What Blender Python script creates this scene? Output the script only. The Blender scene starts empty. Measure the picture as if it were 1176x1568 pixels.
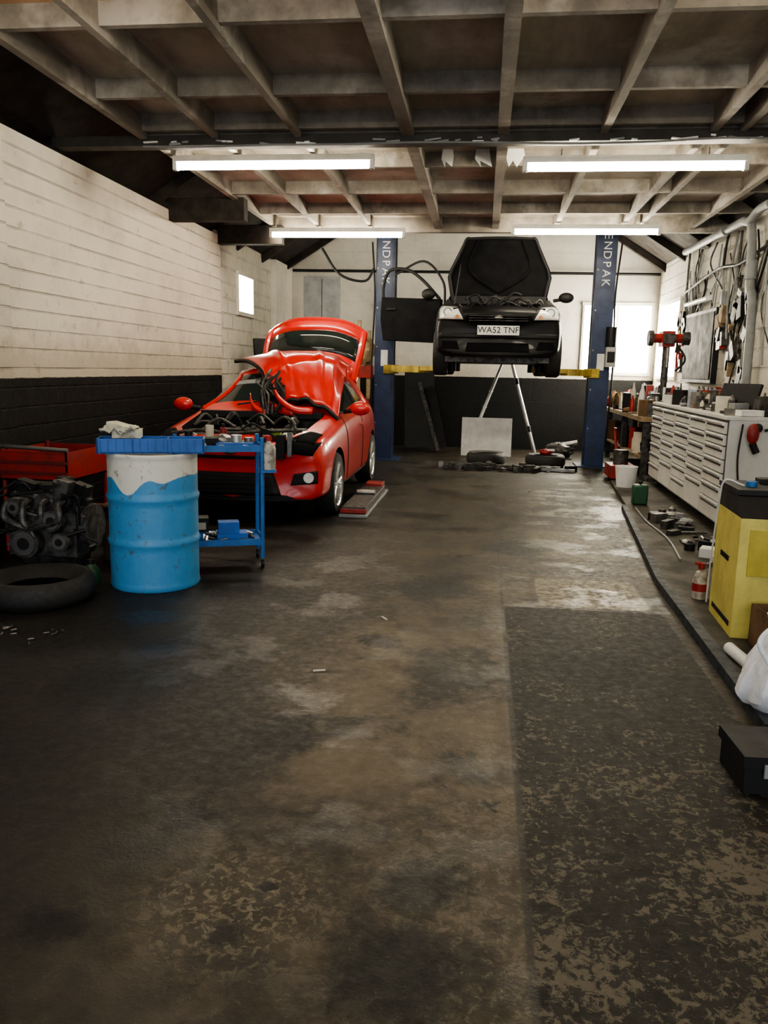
import bpy, math, random
from mathutils import Vector, Matrix
from mathutils.bvhtree import BVHTree
rad=math.radians
scene=bpy.context.scene
# ------------------------------------------------------------ node helper
class NT:
    def __init__(s,name):
        s.mat=bpy.data.materials.new(name); s.mat.use_nodes=True
        s.nt=s.mat.node_tree; s.b=s.nt.nodes['Principled BSDF']
        tc=s.nt.nodes.new('ShaderNodeTexCoord'); s.obj=tc.outputs['Object']
        sp=s.nt.nodes.new('ShaderNodeSeparateXYZ'); s.nt.links.new(s.obj,sp.inputs[0])
        s.x,s.y,s.z=sp.outputs
    def set(s,inp,v):
        if isinstance(v,bpy.types.NodeSocket): s.nt.links.new(v,inp)
        else:
            if hasattr(inp.default_value,'__len__') and len(inp.default_value)==4 and len(v)==3: v=(*v,1)
            inp.default_value=v
    def math(s,op,a,b=0.0,clamp=False):
        n=s.nt.nodes.new('ShaderNodeMath'); n.operation=op; n.use_clamp=clamp
        s.set(n.inputs[0],a); s.set(n.inputs[1],b); return n.outputs[0]
    def noise(s,scale,detail=4,rough=.6,vec=None,dist=0):
        n=s.nt.nodes.new('ShaderNodeTexNoise'); s.set(n.inputs['Vector'],vec or s.obj)
        n.inputs['Scale'].default_value=scale; n.inputs['Detail'].default_value=detail
        n.inputs['Roughness'].default_value=rough; n.inputs['Distortion'].default_value=dist
        return n.outputs[0]
    def ss(s,v,a,b,lo=0.0,hi=1.0):
        n=s.nt.nodes.new('ShaderNodeMapRange'); n.interpolation_type='SMOOTHSTEP'
        s.set(n.inputs[0],v); n.inputs[1].default_value=a; n.inputs[2].default_value=b
        n.inputs[3].default_value=lo; n.inputs[4].default_value=hi; return n.outputs[0]
    def mix(s,f,a,b):
        n=s.nt.nodes.new('ShaderNodeMix'); n.data_type='RGBA'
        s.set(n.inputs[0],f); s.set(n.inputs[6],a); s.set(n.inputs[7],b); return n.outputs[2]
    def boxm(s,x0,x1,y0,y1,e=.03,wob=None):
        x,y=s.x,s.y
        if wob is not None:
            x=s.math('ADD',x,wob); y=s.math('ADD',y,wob)
        a=s.math('MULTIPLY',s.ss(x,x0-e,x0+e),s.ss(x,x1-e,x1+e,1,0))
        b=s.math('MULTIPLY',s.ss(y,y0-e,y0+e),s.ss(y,y1-e,y1+e,1,0))
        return s.math('MULTIPLY',a,b)
    def circ(s,cx,cy,r0,r1,wob=None):
        dx=s.math('SUBTRACT',s.x,cx); dy=s.math('SUBTRACT',s.y,cy)
        d=s.math('SQRT',s.math('ADD',s.math('MULTIPLY',dx,dx),s.math('MULTIPLY',dy,dy)))
        if wob is not None: d=s.math('ADD',d,wob)
        return s.ss(d,r0,r1,1,0)
    def bump(s,h,st=.3,dist=.02):
        n=s.nt.nodes.new('ShaderNodeBump'); n.inputs['Strength'].default_value=st
        n.inputs['Distance'].default_value=dist; s.set(n.inputs['Height'],h)
        s.nt.links.new(n.outputs[0],s.b.inputs['Normal'])
    def col(s,v): s.set(s.b.inputs['Base Color'],v)
    def rough(s,v): s.set(s.b.inputs['Roughness'],v)

def M(name,col,rough=.5,metal=0.,var=.25,scale=6,coat=0.,bump=0.,emit=0.,ecol=None,dirt=None,alpha=None,trans=0.,spec=None):
    t=NT(name)
    n=t.noise(scale,5,.65)
    c2=tuple(max(0,c*(1-var)) for c in col) if dirt is None else dirt
    t.col(t.mix(t.ss(n,.35,.7),col,c2))
    t.rough(t.ss(n,.3,.7,rough,min(1,rough*1.3)))
    t.b.inputs['Metallic'].default_value=metal
    t.b.inputs['Coat Weight'].default_value=coat
    t.b.inputs['Coat Roughness'].default_value=.08
    if spec is not None: t.b.inputs['Specular IOR Level'].default_value=spec
    if bump: t.bump(n,bump,.01)
    if emit:
        t.b.inputs['Emission Color'].default_value=(*(ecol or col),1); t.b.inputs['Emission Strength'].default_value=emit
    if trans: t.b.inputs['Transmission Weight'].default_value=trans
    return t.mat

black=M('black_plastic',(.010,.010,.011),.5,spec=.35)
blackmatte=M('black_bonnet_lining',(.006,.006,.007),.85,bump=.3,spec=.2)
blackgloss=M('black_car_paint',(.004,.004,.005),.42,coat=.08,spec=.3)
rubber=M('tyre_rubber',(.024,.023,.022),.6,bump=.2,scale=30)
red=M('red_car_paint',(.62,.018,.012),.28,coat=.7,var=.1)
redm=M('red_painted_metal',(.32,.02,.015),.4,var=.5)
glass=M('dark_car_glass',(.02,.028,.026),.06,var=.1)
lens=M('headlamp_lens',(.95,.95,.9),.15,var=.25,scale=14,coat=1.)
steel=M('bare_steel',(.35,.34,.33),.35,metal=.9,var=.5)
alum=M('aluminium',(.62,.62,.60),.32,metal=.8,var=.2)
cast=M('cast_engine_metal',(.11,.105,.10),.45,metal=.5,var=.8,scale=18,bump=.4)
blue_post=M('blue_lift_paint',(.013,.032,.095),.4,var=.4)
blue=M('blue_trolley_paint',(.02,.15,.46),.4,var=.3)
bluetray=M('blue_plastic',(.01,.12,.45),.35)
yellow=M('yellow_paint',(.66,.58,.15),.4,var=.3,scale=4)
yarm=M('yellow_lift_arm',(.45,.33,.04),.5,var=.6)
white=M('white_paint',(.75,.75,.72),.45,var=.2)
cabw=M('cabinet_enamel',(.64,.64,.60),.35,var=.15,scale=3)
cream=M('cream_plastic',(.6,.56,.45),.6)
green=M('green_plastic',(.015,.07,.03),.4)
card=M('cardboard',(.17,.10,.05),.85,var=.4)
woodm=M('pale_timber',(.36,.26,.15),.7,var=.5)
greyp=M('grey_pipe_plastic',(.26,.27,.27),.5)
ragm=M('paper_rag',(.72,.69,.55),.9,var=.4,bump=.6,scale=20)
bagm=M('white_plastic_bag',(.80,.82,.86),.35,var=.2,bump=.9,scale=18)
tubem=M('fluorescent_tube_glow',(1,.86,.62),.5,emit=100,ecol=(1,.90,.70))
tubed=M('dim_fluorescent_tube_glow',(1,.86,.62),.5,emit=50,ecol=(1,.90,.70))  # weaker tube for the added front row
winm=M('daylight_window_glass',(1,.93,.78),.3,emit=40,ecol=(1,.93,.76))
frame_w=M('window_frame_paint',(.7,.68,.6),.5)
textm=M('white_lettering',(.8,.8,.8),.5)

# ------------------------------------------------------------ mesh builder
def catmull(pts,k=6):
    P=[Vector(p) for p in pts]
    if len(P)<3: return P
    P=[P[0]*2-P[1]]+P+[P[-1]*2-P[-2]]; out=[]
    for i in range(1,len(P)-2):
        for j in range(k):
            t=j/k; a,b,c,d=P[i-1],P[i],P[i+1],P[i+2]
            out.append(.5*((2*b)+(c-a)*t+(2*a-5*b+4*c-d)*t*t+(3*b-a-3*c+d)*t**3))
    out.append(P[-2]); return out
class MB:
    def __init__(s): s.v=[];s.f=[];s.mi=[];s.mats=[];s.M=Matrix.Identity(4)
    def mid(s,m):
        if m not in s.mats: s.mats.append(m)
        return s.mats.index(m)
    def add(s,vs,fs,m):
        o=len(s.v); s.v+=[tuple(s.M@Vector(v)) for v in vs]
        i=s.mid(m)
        for f in fs: s.f.append([o+a for a in f]); s.mi.append(i)
    def box(s,c,d,m,rz=0,rx=0,ry=0):
        R=Matrix.Rotation(rz,3,'Z')@Matrix.Rotation(ry,3,'Y')@Matrix.Rotation(rx,3,'X'); c=Vector(c)
        vs=[c+R@Vector((x*d[0]/2,y*d[1]/2,z*d[2]/2)) for x in(-1,1) for y in(-1,1) for z in(-1,1)]
        s.add(vs,[(0,1,3,2),(4,6,7,5),(0,4,5,1),(2,3,7,6),(0,2,6,4),(1,5,7,3)],m)
    def bx(s,x0,x1,y0,y1,z0,z1,m): s.box(((x0+x1)/2,(y0+y1)/2,(z0+z1)/2),(x1-x0,y1-y0,z1-z0),m)
    def cyl(s,a,b,r,m,r2=None,seg=20):
        a=Vector(a);b=Vector(b);r2=r if r2 is None else r2
        d=(b-a).normalized(); u=d.orthogonal().normalized(); w=d.cross(u)
        vs=[];
        for p,q in((a,r),(b,r2)):
            for i in range(seg):
                t=2*math.pi*i/seg; vs.append(p+(u*math.cos(t)+w*math.sin(t))*q)
        fs=[(i,(i+1)%seg,seg+(i+1)%seg,seg+i) for i in range(seg)]
        fs+= [tuple(range(seg))[::-1],tuple(range(seg,2*seg))]
        s.add(vs,fs,m)
    def lathe(s,prof,c,m,axis='Z',seg=32,closed=False):
        c=Vector(c);vs=[];n=len(prof)
        for i in range(seg):
            t=2*math.pi*i/seg
            for r,h in prof:
                a,b=r*math.cos(t),r*math.sin(t)
                vs.append(c+(Vector((a,b,h)) if axis=='Z' else Vector((h,a,b)) if axis=='X' else Vector((b,h,a))))
        fs=[]
        for i in range(seg):
            j=(i+1)%seg
            for k in range(n if closed else n-1):
                l=(k+1)%n
                fs.append((i*n+k,j*n+k,j*n+l,i*n+l))
        s.add(vs,fs,m)
    def tube(s,pts,r,m,seg=8,smooth=True,cyc=False):
        P=catmull(pts) if smooth else [Vector(p) for p in pts]
        vs=[];u=None
        for i,p in enumerate(P):
            d=(P[min(i+1,len(P)-1)]-P[max(i-1,0)])
            d=d.normalized() if d.length>1e-6 else Vector((0,0,1))
            u=d.orthogonal().normalized() if u is None else (u-d*u.dot(d))
            if u.length<1e-4: u=d.orthogonal()
            u=u.normalized(); w=d.cross(u)
            for k in range(seg):
                t=2*math.pi*k/seg; vs.append(p+(u*math.cos(t)+w*math.sin(t))*r)
        n=len(P);fs=[(i*seg+k,i*seg+(k+1)%seg,(i+1)*seg+(k+1)%seg,(i+1)*seg+k) for i in range(n-1) for k in range(seg)]
        fs+=[tuple(range(seg))[::-1],tuple(range((n-1)*seg,n*seg))]
        s.add(vs,fs,m)
    def ball(s,c,r,m,seg=18,ring=12,wob=0,seed=0):
        rnd=random.Random(seed); c=Vector(c);vs=[]
        for i in range(ring+1):
            ph=math.pi*i/ring
            for k in range(seg):
                t=2*math.pi*k/seg; q=1+rnd.uniform(-wob,wob)
                vs.append(c+Vector((r[0]*math.sin(ph)*math.cos(t)*q,r[1]*math.sin(ph)*math.sin(t)*q,r[2]*math.cos(ph)*q)))
        fs=[(i*seg+k,(i+1)*seg+k,(i+1)*seg+(k+1)%seg,i*seg+(k+1)%seg) for i in range(ring) for k in range(seg)]
        s.add(vs,fs,m)
    def prism(s,pts,d,m):
        d=Vector(d);P=[Vector(p) for p in pts];n=len(P)
        s.add(P+[p+d for p in P],[tuple(range(n))[::-1],tuple(range(n,2*n))]+[(i,(i+1)%n,n+(i+1)%n,n+i) for i in range(n)],m)
    def grid(s,rows,m):
        n=len(rows);k=len(rows[0])
        s.add([p for r in rows for p in r],[(i*k+j,i*k+j+1,(i+1)*k+j+1,(i+1)*k+j) for i in range(n-1) for j in range(k-1)],m)
    def obj(s,name,parent=None,bevel=0,smooth=True,sub=0,solid=0,loc=None,rz=0,ang=38):
        me=bpy.data.meshes.new(name); me.from_pydata(s.v,[],s.f)
        for m in s.mats: me.materials.append(m)
        for p,i in zip(me.polygons,s.mi): p.material_index=i
        me.update()
        if smooth:
            for p in me.polygons: p.use_smooth=True
            if not sub: me.set_sharp_from_angle(angle=rad(ang))
        o=bpy.data.objects.new(name,me); scene.collection.objects.link(o)
        if parent: o.parent=parent
        if loc: o.location=loc
        if rz: o.rotation_euler[2]=rz
        if solid:
            q=o.modifiers.new('so','SOLIDIFY'); q.thickness=solid; q.offset=0
        if bevel:
            q=o.modifiers.new('bv','BEVEL'); q.width=bevel; q.segments=2; q.limit_method='ANGLE'; q.angle_limit=rad(40)
        if sub:
            q=o.modifiers.new('ss','SUBSURF'); q.levels=sub; q.render_levels=sub
        return o
def empty(name,loc=(0,0,0),rz=0):
    o=bpy.data.objects.new(name,None); scene.collection.objects.link(o); o.location=loc; o.rotation_euler[2]=rz
    o.empty_display_size=.1; return o
def text(name,body,loc,rot,size,mat,parent,ext=.002):
    c=bpy.data.curves.new(name,'FONT'); c.body=body; c.size=size; c.extrude=ext; c.align_x='CENTER'; c.align_y='CENTER'
    c.materials.append(mat); o=bpy.data.objects.new(name,c); scene.collection.objects.link(o)
    o.location=loc; o.rotation_euler=rot; o.parent=parent; return o

# ------------------------------------------------------------ camera
psi=math.atan(.1188); phi=math.atan(.1789); rho=.021
fw=Vector((-math.cos(phi)*math.sin(psi),math.cos(phi)*math.cos(psi),-math.sin(phi)))
r0=Vector((math.cos(psi),math.sin(psi),0)); u0=r0.cross(fw)
rt=r0*math.cos(rho)+u0*math.sin(rho); up=-r0*math.sin(rho)+u0*math.cos(rho)
cd=bpy.data.cameras.new('camera'); cam=bpy.data.objects.new('camera',cd); scene.collection.objects.link(cam)
cd.sensor_fit='VERTICAL'; cd.sensor_height=36; cd.sensor_width=27; cd.lens=28.08; cd.clip_start=.05
m=Matrix((rt,up,-fw)).transposed().to_4x4(); m.translation=(0,0,1.45); cam.matrix_world=m
scene.camera=cam

# ------------------------------------------------------------ room materials
XL,XR,YB,YF=-3.7,3.1,15.4,-1.5
def floor_mat():
    t=NT('oily_concrete_floor')
    n1=t.noise(.7,4,.6); n2=t.noise(3.2,6,.65); n3=t.noise(20,7,.72,dist=.3); n4=t.noise(75,3,.6); n5=t.noise(1.5,6,.7,dist=.4)
    nf=t.noise(30,8,.75,dist=.6)
    c3=t.math('SUBTRACT',n3,.5)
    wob=t.math('MULTIPLY',c3,.12)
    wob2=t.math('MULTIPLY',t.math('SUBTRACT',n2,.5),.35)
    base=t.mix(t.ss(n2,.36,.66),(.019,.014,.0085),(.060,.046,.027))
    base=t.mix(t.math('MULTIPLY',t.ss(n5,.52,.66),.6),base,(.098,.077,.046))
    base=t.mix(t.math('MULTIPLY',t.ss(n5,.38,.48,1,0),.8),base,(.010,.008,.0055))
    base=t.mix(t.math('MULTIPLY',t.ss(n3,.57,.66),.35),base,(.11,.09,.058))
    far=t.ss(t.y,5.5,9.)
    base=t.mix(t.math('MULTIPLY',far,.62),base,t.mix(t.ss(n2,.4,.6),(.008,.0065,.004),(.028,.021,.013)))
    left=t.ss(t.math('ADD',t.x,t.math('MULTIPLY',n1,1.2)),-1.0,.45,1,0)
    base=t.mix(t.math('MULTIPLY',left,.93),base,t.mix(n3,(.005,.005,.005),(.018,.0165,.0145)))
    band=t.math('MULTIPLY',t.boxm(-.7,.18,2.5,4.4,.2,wob),t.ss(n5,.38,.58))
    base=t.mix(t.math('MULTIPLY',band,.6),base,(.12,.094,.058))
    glint_flakes=t.math('MULTIPLY',t.circ(-.62,1.90,.05,.38,t.math('MULTIPLY',wob,2)),t.ss(nf,.52,.56))  # floor glint painted in as pale colour, broken up into flakes
    base=t.mix(t.math('MULTIPLY',glint_flakes,.65),base,(.19,.16,.105))
    patch=t.boxm(.19,1.15,.5,4.9,.008,t.math('MULTIPLY',wob,.3))
    dens=t.math('ADD',t.math('MULTIPLY',n2,.42),t.math('MULTIPLY',n5,.30))
    dens=t.math('ADD',dens,t.ss(t.y,2.2,4.2,.0,-.09))
    fl=t.ss(t.math('ADD',nf,dens),.87,.895)
    pc=t.mix(fl,t.mix(n2,(.009,.0085,.007),(.019,.017,.013)),t.mix(n4,(.05,.043,.031),(.095,.083,.06)))
    base=t.mix(t.math('MULTIPLY',patch,.95),base,pc)
    spill=t.math('MULTIPLY',t.boxm(-.2,1.25,1.,3.2,.3,wob),t.ss(t.math('ADD',nf,dens),.90,.93))
    base=t.mix(t.math('MULTIPLY',spill,.5),base,(.12,.10,.07))
    lp=t.boxm(.42,1.10,4.95,5.65,.015,t.math('MULTIPLY',wob,.4))  # lp masks: window reflections on wet floor, painted in as paler patches
    base=t.mix(t.math('MULTIPLY',lp,.85),base,t.mix(t.ss(n3,.4,.6),(.075,.06,.036),(.18,.145,.088)))
    lp2=t.boxm(.45,1.15,6.3,7.4,.06,wob)
    base=t.mix(t.math('MULTIPLY',lp2,.5),base,(.11,.088,.053))
    lp3=t.math('MULTIPLY',t.boxm(.6,1.15,8.2,10.2,.1,wob),t.ss(n2,.45,.6))
    base=t.mix(t.math('MULTIPLY',lp3,.5),base,(.11,.088,.053))
    for bx_ in((-1.2,1.3,5.78,5.81),(-.6,1.3,7.9,7.93)):
        seam=t.boxm(*bx_,.01); base=t.mix(t.math('MULTIPLY',seam,.7),base,(.008,.007,.006))
    seam=t.boxm(.17,.19,1.,6.5,.006,t.math('MULTIPLY',wob,.2)); base=t.mix(t.math('MULTIPLY',seam,.7),base,(.008,.007,.006))
    oil=None
    for cx,cy,r in((-.12,2.07,.17),(-.17,1.72,.20),(-.55,1.99,.03),(-.60,1.78,.05),(.08,2.52,.04),(-.75,2.9,.20),(-1.6,3.3,.35),(.0,3.6,.09),(.2,1.7,.04),(-1.05,1.75,.10),(.62,3.9,.32),(-.5,4.1,.14),(-.3,5.2,.30),(.3,6.6,.35),(-.9,2.3,.12)):
        wq=t.math('ADD',t.math('MULTIPLY',wob,1.2),t.math('MULTIPLY',wob2,min(1,r*3)))
        c=t.circ(cx,cy,r*.45,r*1.15,wq); oil=c if oil is None else t.math('MAXIMUM',oil,c)
    base=t.mix(t.math('MULTIPLY',oil,.92),base,(.0025,.0025,.002))
    spk=t.ss(n4,.68,.73); base=t.mix(t.math('MULTIPLY',spk,.35),base,(.18,.155,.11))
    t.col(base)
    wet=t.math('MULTIPLY',t.ss(t.noise(1.7,5,.6),.50,.60),t.math('SUBTRACT',1.0,patch))
    r=t.ss(n3,.3,.7,.68,.50); r=t.math('SUBTRACT',r,t.math('MULTIPLY',wet,.20)); r=t.math('SUBTRACT',r,t.math('MULTIPLY',lp3,.15)); r=t.math('ADD',r,t.math('MULTIPLY',patch,.10)); t.rough(r)
    t.b.inputs['Specular IOR Level'].default_value=.30
    t.bump(t.math('ADD',t.math('MULTIPLY',n3,.6),t.math('MULTIPLY',n4,.3)),.4,.010)
    return t.mat
def wall_mat(name,hor,split,upper,lower,bw,bh,mort,dirtamt,rough_bump=.3,jag=.02,mdark=.35):
    t=NT(name)
    h=t.y if hor=='Y' else t.x
    cv=t.nt.nodes.new('ShaderNodeCombineXYZ'); t.set(cv.inputs[0],h); t.set(cv.inputs[1],t.z)
    br=t.nt.nodes.new('ShaderNodeTexBrick'); t.nt.links.new(cv.outputs[0],br.inputs['Vector'])
    br.inputs['Scale'].default_value=1; br.inputs['Brick Width'].default_value=bw; br.inputs['Row Height'].default_value=bh
    br.inputs['Mortar Size'].default_value=mort; br.inputs['Mortar Smooth'].default_value=.5
    n1=t.noise(1.3,5,.6); n2=t.noise(9,6,.7); n3=t.noise(34,4,.6)
    up=t.mix(t.ss(n1,.4,.75),upper,tuple(c*.75 for c in upper))
    mk=t.math('MULTIPLY',br.outputs['Fac'],t.ss(t.noise(2.2,3,.6),.38,.6,.25,1.0))
    up=t.mix(t.math('MULTIPLY',mk,mdark),up,tuple(c*.35 for c in upper))
    up=t.mix(t.math('MULTIPLY',t.ss(n2,.58,.75),dirtamt),up,(.20,.15,.09))
    low=t.math('SUBTRACT',t.z,split)
    up=t.mix(t.math('MULTIPLY',t.ss(t.math('ADD',low,t.math('MULTIPLY',n2,-.5)),-.15,.25,1,0),dirtamt*.8),up,(.22,.17,.10))
    blk=t.ss(t.math('ADD',t.z,t.math('MULTIPLY',t.math('SUBTRACT',n2,.5),jag)),split-.006,split+.006,1,0)
    lo=t.mix(t.ss(n2,.4,.7),lower,tuple(c*1.8+.001 for c in lower))
    t.col(t.mix(blk,up,lo)); t.rough(t.ss(n2,.3,.7,.6,.85))
    t.b.inputs['Specular IOR Level'].default_value=.3
    hh=t.math('SUBTRACT',t.math('ADD',t.math('MULTIPLY',n3,.25),t.math('MULTIPLY',n2,rough_bump)),t.math('MULTIPLY',mk,1.0))
    t.bump(hh,.8,.02)
    return t.mat
wl=wall_mat('painted_block_wall','Y',1.32,(.76,.71,.61),(.004,.004,.005),60,.155,.010,.5,mdark=.5)
wbk=wall_mat('painted_back_wall','X',1.34,(.66,.63,.56),(.004,.004,.004),.9,.9,.002,.35,.3)
wrt=wall_mat('rough_whitewashed_stone','Y',.3,(.68,.65,.57),(.05,.045,.04),.5,.22,.02,.9,1.8)
def timber(name,a,b,c,warm_light=None):
    t=NT(name); mp=t.nt.nodes.new('ShaderNodeMapping'); mp.inputs['Scale'].default_value=(1,.25,1); t.nt.links.new(t.obj,mp.inputs[0])
    n=t.noise(3,6,.7,mp.outputs[0]); n2=t.noise(1.4,5,.65); n3=t.noise(14,5,.7)
    k=t.mix(t.ss(n,.35,.7),a,b); k=t.mix(t.math('MULTIPLY',t.ss(n2,.50,.66),.8),k,c)
    if warm_light: k=t.mix(t.math('MULTIPLY',t.ss(t.y,4.70,4.76,1,0),.85),k,warm_light)  # warm light on the front boards, painted into their colour as orange
    t.col(t.mix(t.math('MULTIPLY',t.ss(n3,.6,.75),.4),k,(.05,.035,.02))); t.rough(.8); t.bump(n3,.3,.01); return t.mat
boards=timber('aged_ceiling_boards',(.42,.38,.32),(.27,.24,.20),(.52,.50,.46),warm_light=(.74,.43,.24))
joistm=timber('grey_joist_timber',(.25,.225,.19),(.13,.115,.098),(.44,.41,.37))
roofm=M('dark_corrugated_roof',(.022,.016,.012),.85,var=.5)

# floor
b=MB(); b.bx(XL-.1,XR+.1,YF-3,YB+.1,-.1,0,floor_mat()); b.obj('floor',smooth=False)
# walls
b=MB(); b.bx(XL-.22,XL,YF,11.2,0,3.22,wl)
b.bx(XL,XL+.06,YF,5.95,0,3.2,wl)
b.bx(XL-.3,XL-.08,11.2,YB,0,3.34,wrt)
b.bx(XL-.08,XL+.02,14.2,YB,0,3.3,wbk)
b.obj('wall_left',smooth=False)
EZ,SL=3.36,.62; RX=(XL+XR)/2
b=MB(); hz=EZ+SL*(RX-XL)
b.prism([(XL-.3,YB,0),(XR+.2,YB,0),(XR+.2,YB,EZ-.1),(RX,YB,hz),(XL-.3,YB,EZ-.2)],(0,.2,0),wbk); b.obj('wall_back',smooth=False)
b=MB(); b.bx(XR,XR+.22,YF,YB,0,3.45,wrt); b.obj('wall_right',smooth=False)
# roof
b=MB()
b.prism([(XL-.35,YF,EZ-.22),(RX,YF,hz),(RX,YF,hz+.08),(XL-.35,YF,EZ-.12)],(0,YB-YF+.3,0),roofm)
b.prism([(XR+.35,YF,EZ-.22),(XR+.35,YF,EZ-.12),(RX,YF,hz+.08),(RX,YF,hz)],(0,YB-YF+.3,0),roofm)
for y in (9.0,12.2,13.6,15.0):
    b.prism([(XL-.2,y,EZ-.26),(RX,y,hz-.12),(RX,y,hz),(XL-.2,y,EZ-.14)],(0,.09,0),roofm)
    b.prism([(XR+.2,y,EZ-.26),(XR+.2,y,EZ-.14),(RX,y,hz),(RX,y,hz-.12)],(0,.09,0),roofm)
b.bx(XL,-2.8,9.35,9.5,3.1,3.35,roofm)
b.bx(XL,-2.8,11.1,11.25,3.1,3.35,roofm)
b.obj('roof',smooth=False)
# ceiling boards
YE=11.35
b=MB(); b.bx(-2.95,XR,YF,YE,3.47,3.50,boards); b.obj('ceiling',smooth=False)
b=MB(); rnd=random.Random(4)
for x,w in((-2.9,.06),(-2.28,.05),(-1.58,.05),(-.68,.10),(.08,.09),(.86,.06),(1.68,.06),(1.9,.05),(2.6,.06)):
    b.bx(x-w/2,x+w/2,YF,6.82,3.30,3.47,joistm)
    b.bx(x-w/2,x+w/2,6.98,YE-.1,3.32,3.47,joistm)
for y in (1.2,2.4,3.55,4.75,5.95,6.75,8.0,9.15,10.3):
    b.bx(-2.9,XR,y-.025,y+.025,3.34,3.47,joistm)
b.obj('ceiling_joists',smooth=False)
b=MB(); b.bx(-3.72,XR,6.83,6.97,3.25,3.33,M('dark_steel_beam',(.03,.027,.024),.6)); b.bx(-2.95,XR,6.87,6.93,3.33,3.47,joistm)
b.bx(-2.95,XR,YE-.1,YE,3.28,3.5,joistm); b.obj('trim_1',smooth=False)
b=MB()
for i in range(40):
    x=rnd.uniform(-2.9,3.0); l=rnd.uniform(.03,.14)
    b.box((x,6.82,3.26+rnd.uniform(-.01,.02)),(l,.02,.012),white if rnd.random()<.5 else greyp,rz=rnd.uniform(-.2,.2),ry=rnd.uniform(-.15,.15))
b.tube([(-2.9,6.81,3.24)]+[(x*.6,6.80,3.24+rnd.uniform(-.02,.015)) for x in range(-4,5)]+[(3.,6.81,3.24)],.008,greyp)
b.tube([(2.2,4.9,3.46),(2.25,4.9,3.34),(2.1,4.9,3.26),(2.0,4.9,3.30)],.006,greyp)
b.obj('electrical_cable_run')
b=MB()
for x,y,k,a in((-.42,7.9,.8,.1),(-.1,7.9,1.,.3),(.2,7.9,1.2,-.1)):
    b.prism([(x-.05*k,y,3.47),(x+.07*k,y,3.47),(x+.08*k,y-.03,3.40),(x+.04*k+a*.2,y-.02,3.33-.02*k),(x-.01,y-.03,3.36),(x-.03*k+a*.1,y-.01,3.31),(x-.06*k,y-.03,3.38)],(0,.008,0),white)
b.obj('torn_insulation')

# ------------------------------------------------------------ windows
def window(name,axis,a0,a1,z0,z1,pos,nm=2,side=1):
    b=MB()
    def bb(p0,p1,q0,q1,d0,d1,m):
        lo,hi=sorted((pos+side*d0,pos+side*d1))
        if axis=='X': b.bx(p0,p1,lo,hi,q0,q1,m)
        else: b.bx(lo,hi,p0,p1,q0,q1,m)
    bb(a0,a1,z0,z1,-.005,.01,winm)
    for z in (z0,z1): bb(a0-.03,a1+.03,z-.03,z+.03,0,.04,frame_w)
    for i in range(nm+1):
        a=a0+(a1-a0)*i/nm; bb(a-.018,a+.018,z0,z1,0,.035,frame_w)
    b.obj(name,smooth=False)
window('window_1','X',1.78,3.0,1.45,2.70,YB,2,-1)
window('window_2','Y',12.2,13.0,2.25,2.85,XL-.08,1,1)
window('window_3','Y',13.6,15.1,1.4,2.65,XR,2,-1)
b=MB(); g=M('grey_door_paint',(.38,.39,.40),.6); b.bx(-3.45,-2.75,YB-.04,YB-.001,0,3.15,g); b.bx(-3.1,-3.09,YB-.05,YB-.03,.1,3.1,black); b.obj('door_1',smooth=False)
b=MB(); b.cyl((XL+.05,YB-.08,3.25),(XR-.02,YB-.08,3.22),.025,black); b.cyl((-1.9,YB-.05,1.4),(-1.9,YB-.05,3.5),.02,steel); b.obj('conduit_pipe')

# ------------------------------------------------------------ lights
def tubelight(x,y,z,tm=None):
    e=empty('fluorescent_light',(x,y,z))
    b=MB(); b.bx(-.9,.9,-.035,.035,.035,.09,white)
    for s in(-1,1):
        b.bx(s*.9-.02,s*.9+.02,-.03,.03,-.035,.09,white)
    b.obj('batten',e,bevel=.005)
    b=MB(); b.cyl((-.87,0,0),(.87,0,0),.030,tm or tubem,seg=16); b.obj('tube',e)
    b=MB()
    for s in(-.6,.6): b.cyl((s,0,.09),(s,0,3.31-z),.006,steel,seg=8)
    b.obj('hangers',e)
tubelight(-1.95,7.40,3.22); tubelight(1.18,6.95+.35,3.16)
tubelight(-2.02,11.0,3.2); tubelight(1.20,10.75,3.2)
tubelight(-1.95,3.30,3.2,tubed); tubelight(1.18,3.30,3.2,tubed)  # unseen third row, inferred from lit boards and spacing, added to brighten front ceiling
w=bpy.data.worlds.new('sky'); scene.world=w; w.use_nodes=True
bg=w.node_tree.nodes['Background']; bg.inputs[0].default_value=(.92,.95,1,1); bg.inputs[1].default_value=2.4
ld=bpy.data.lights.new('doorway_daylight','AREA'); ld.shape='RECTANGLE'; ld.size=6.8; ld.size_y=3.3; ld.energy=1
ld.cycles.is_portal=True
lo=bpy.data.objects.new('doorway_daylight',ld); scene.collection.objects.link(lo); lo.location=(-.3,YF-.05,1.7); lo.rotation_euler=(rad(90),0,0)
scene.view_settings.view_transform='AgX'; scene.view_settings.look='AgX - Medium High Contrast'; scene.view_settings.exposure=0.2

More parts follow.
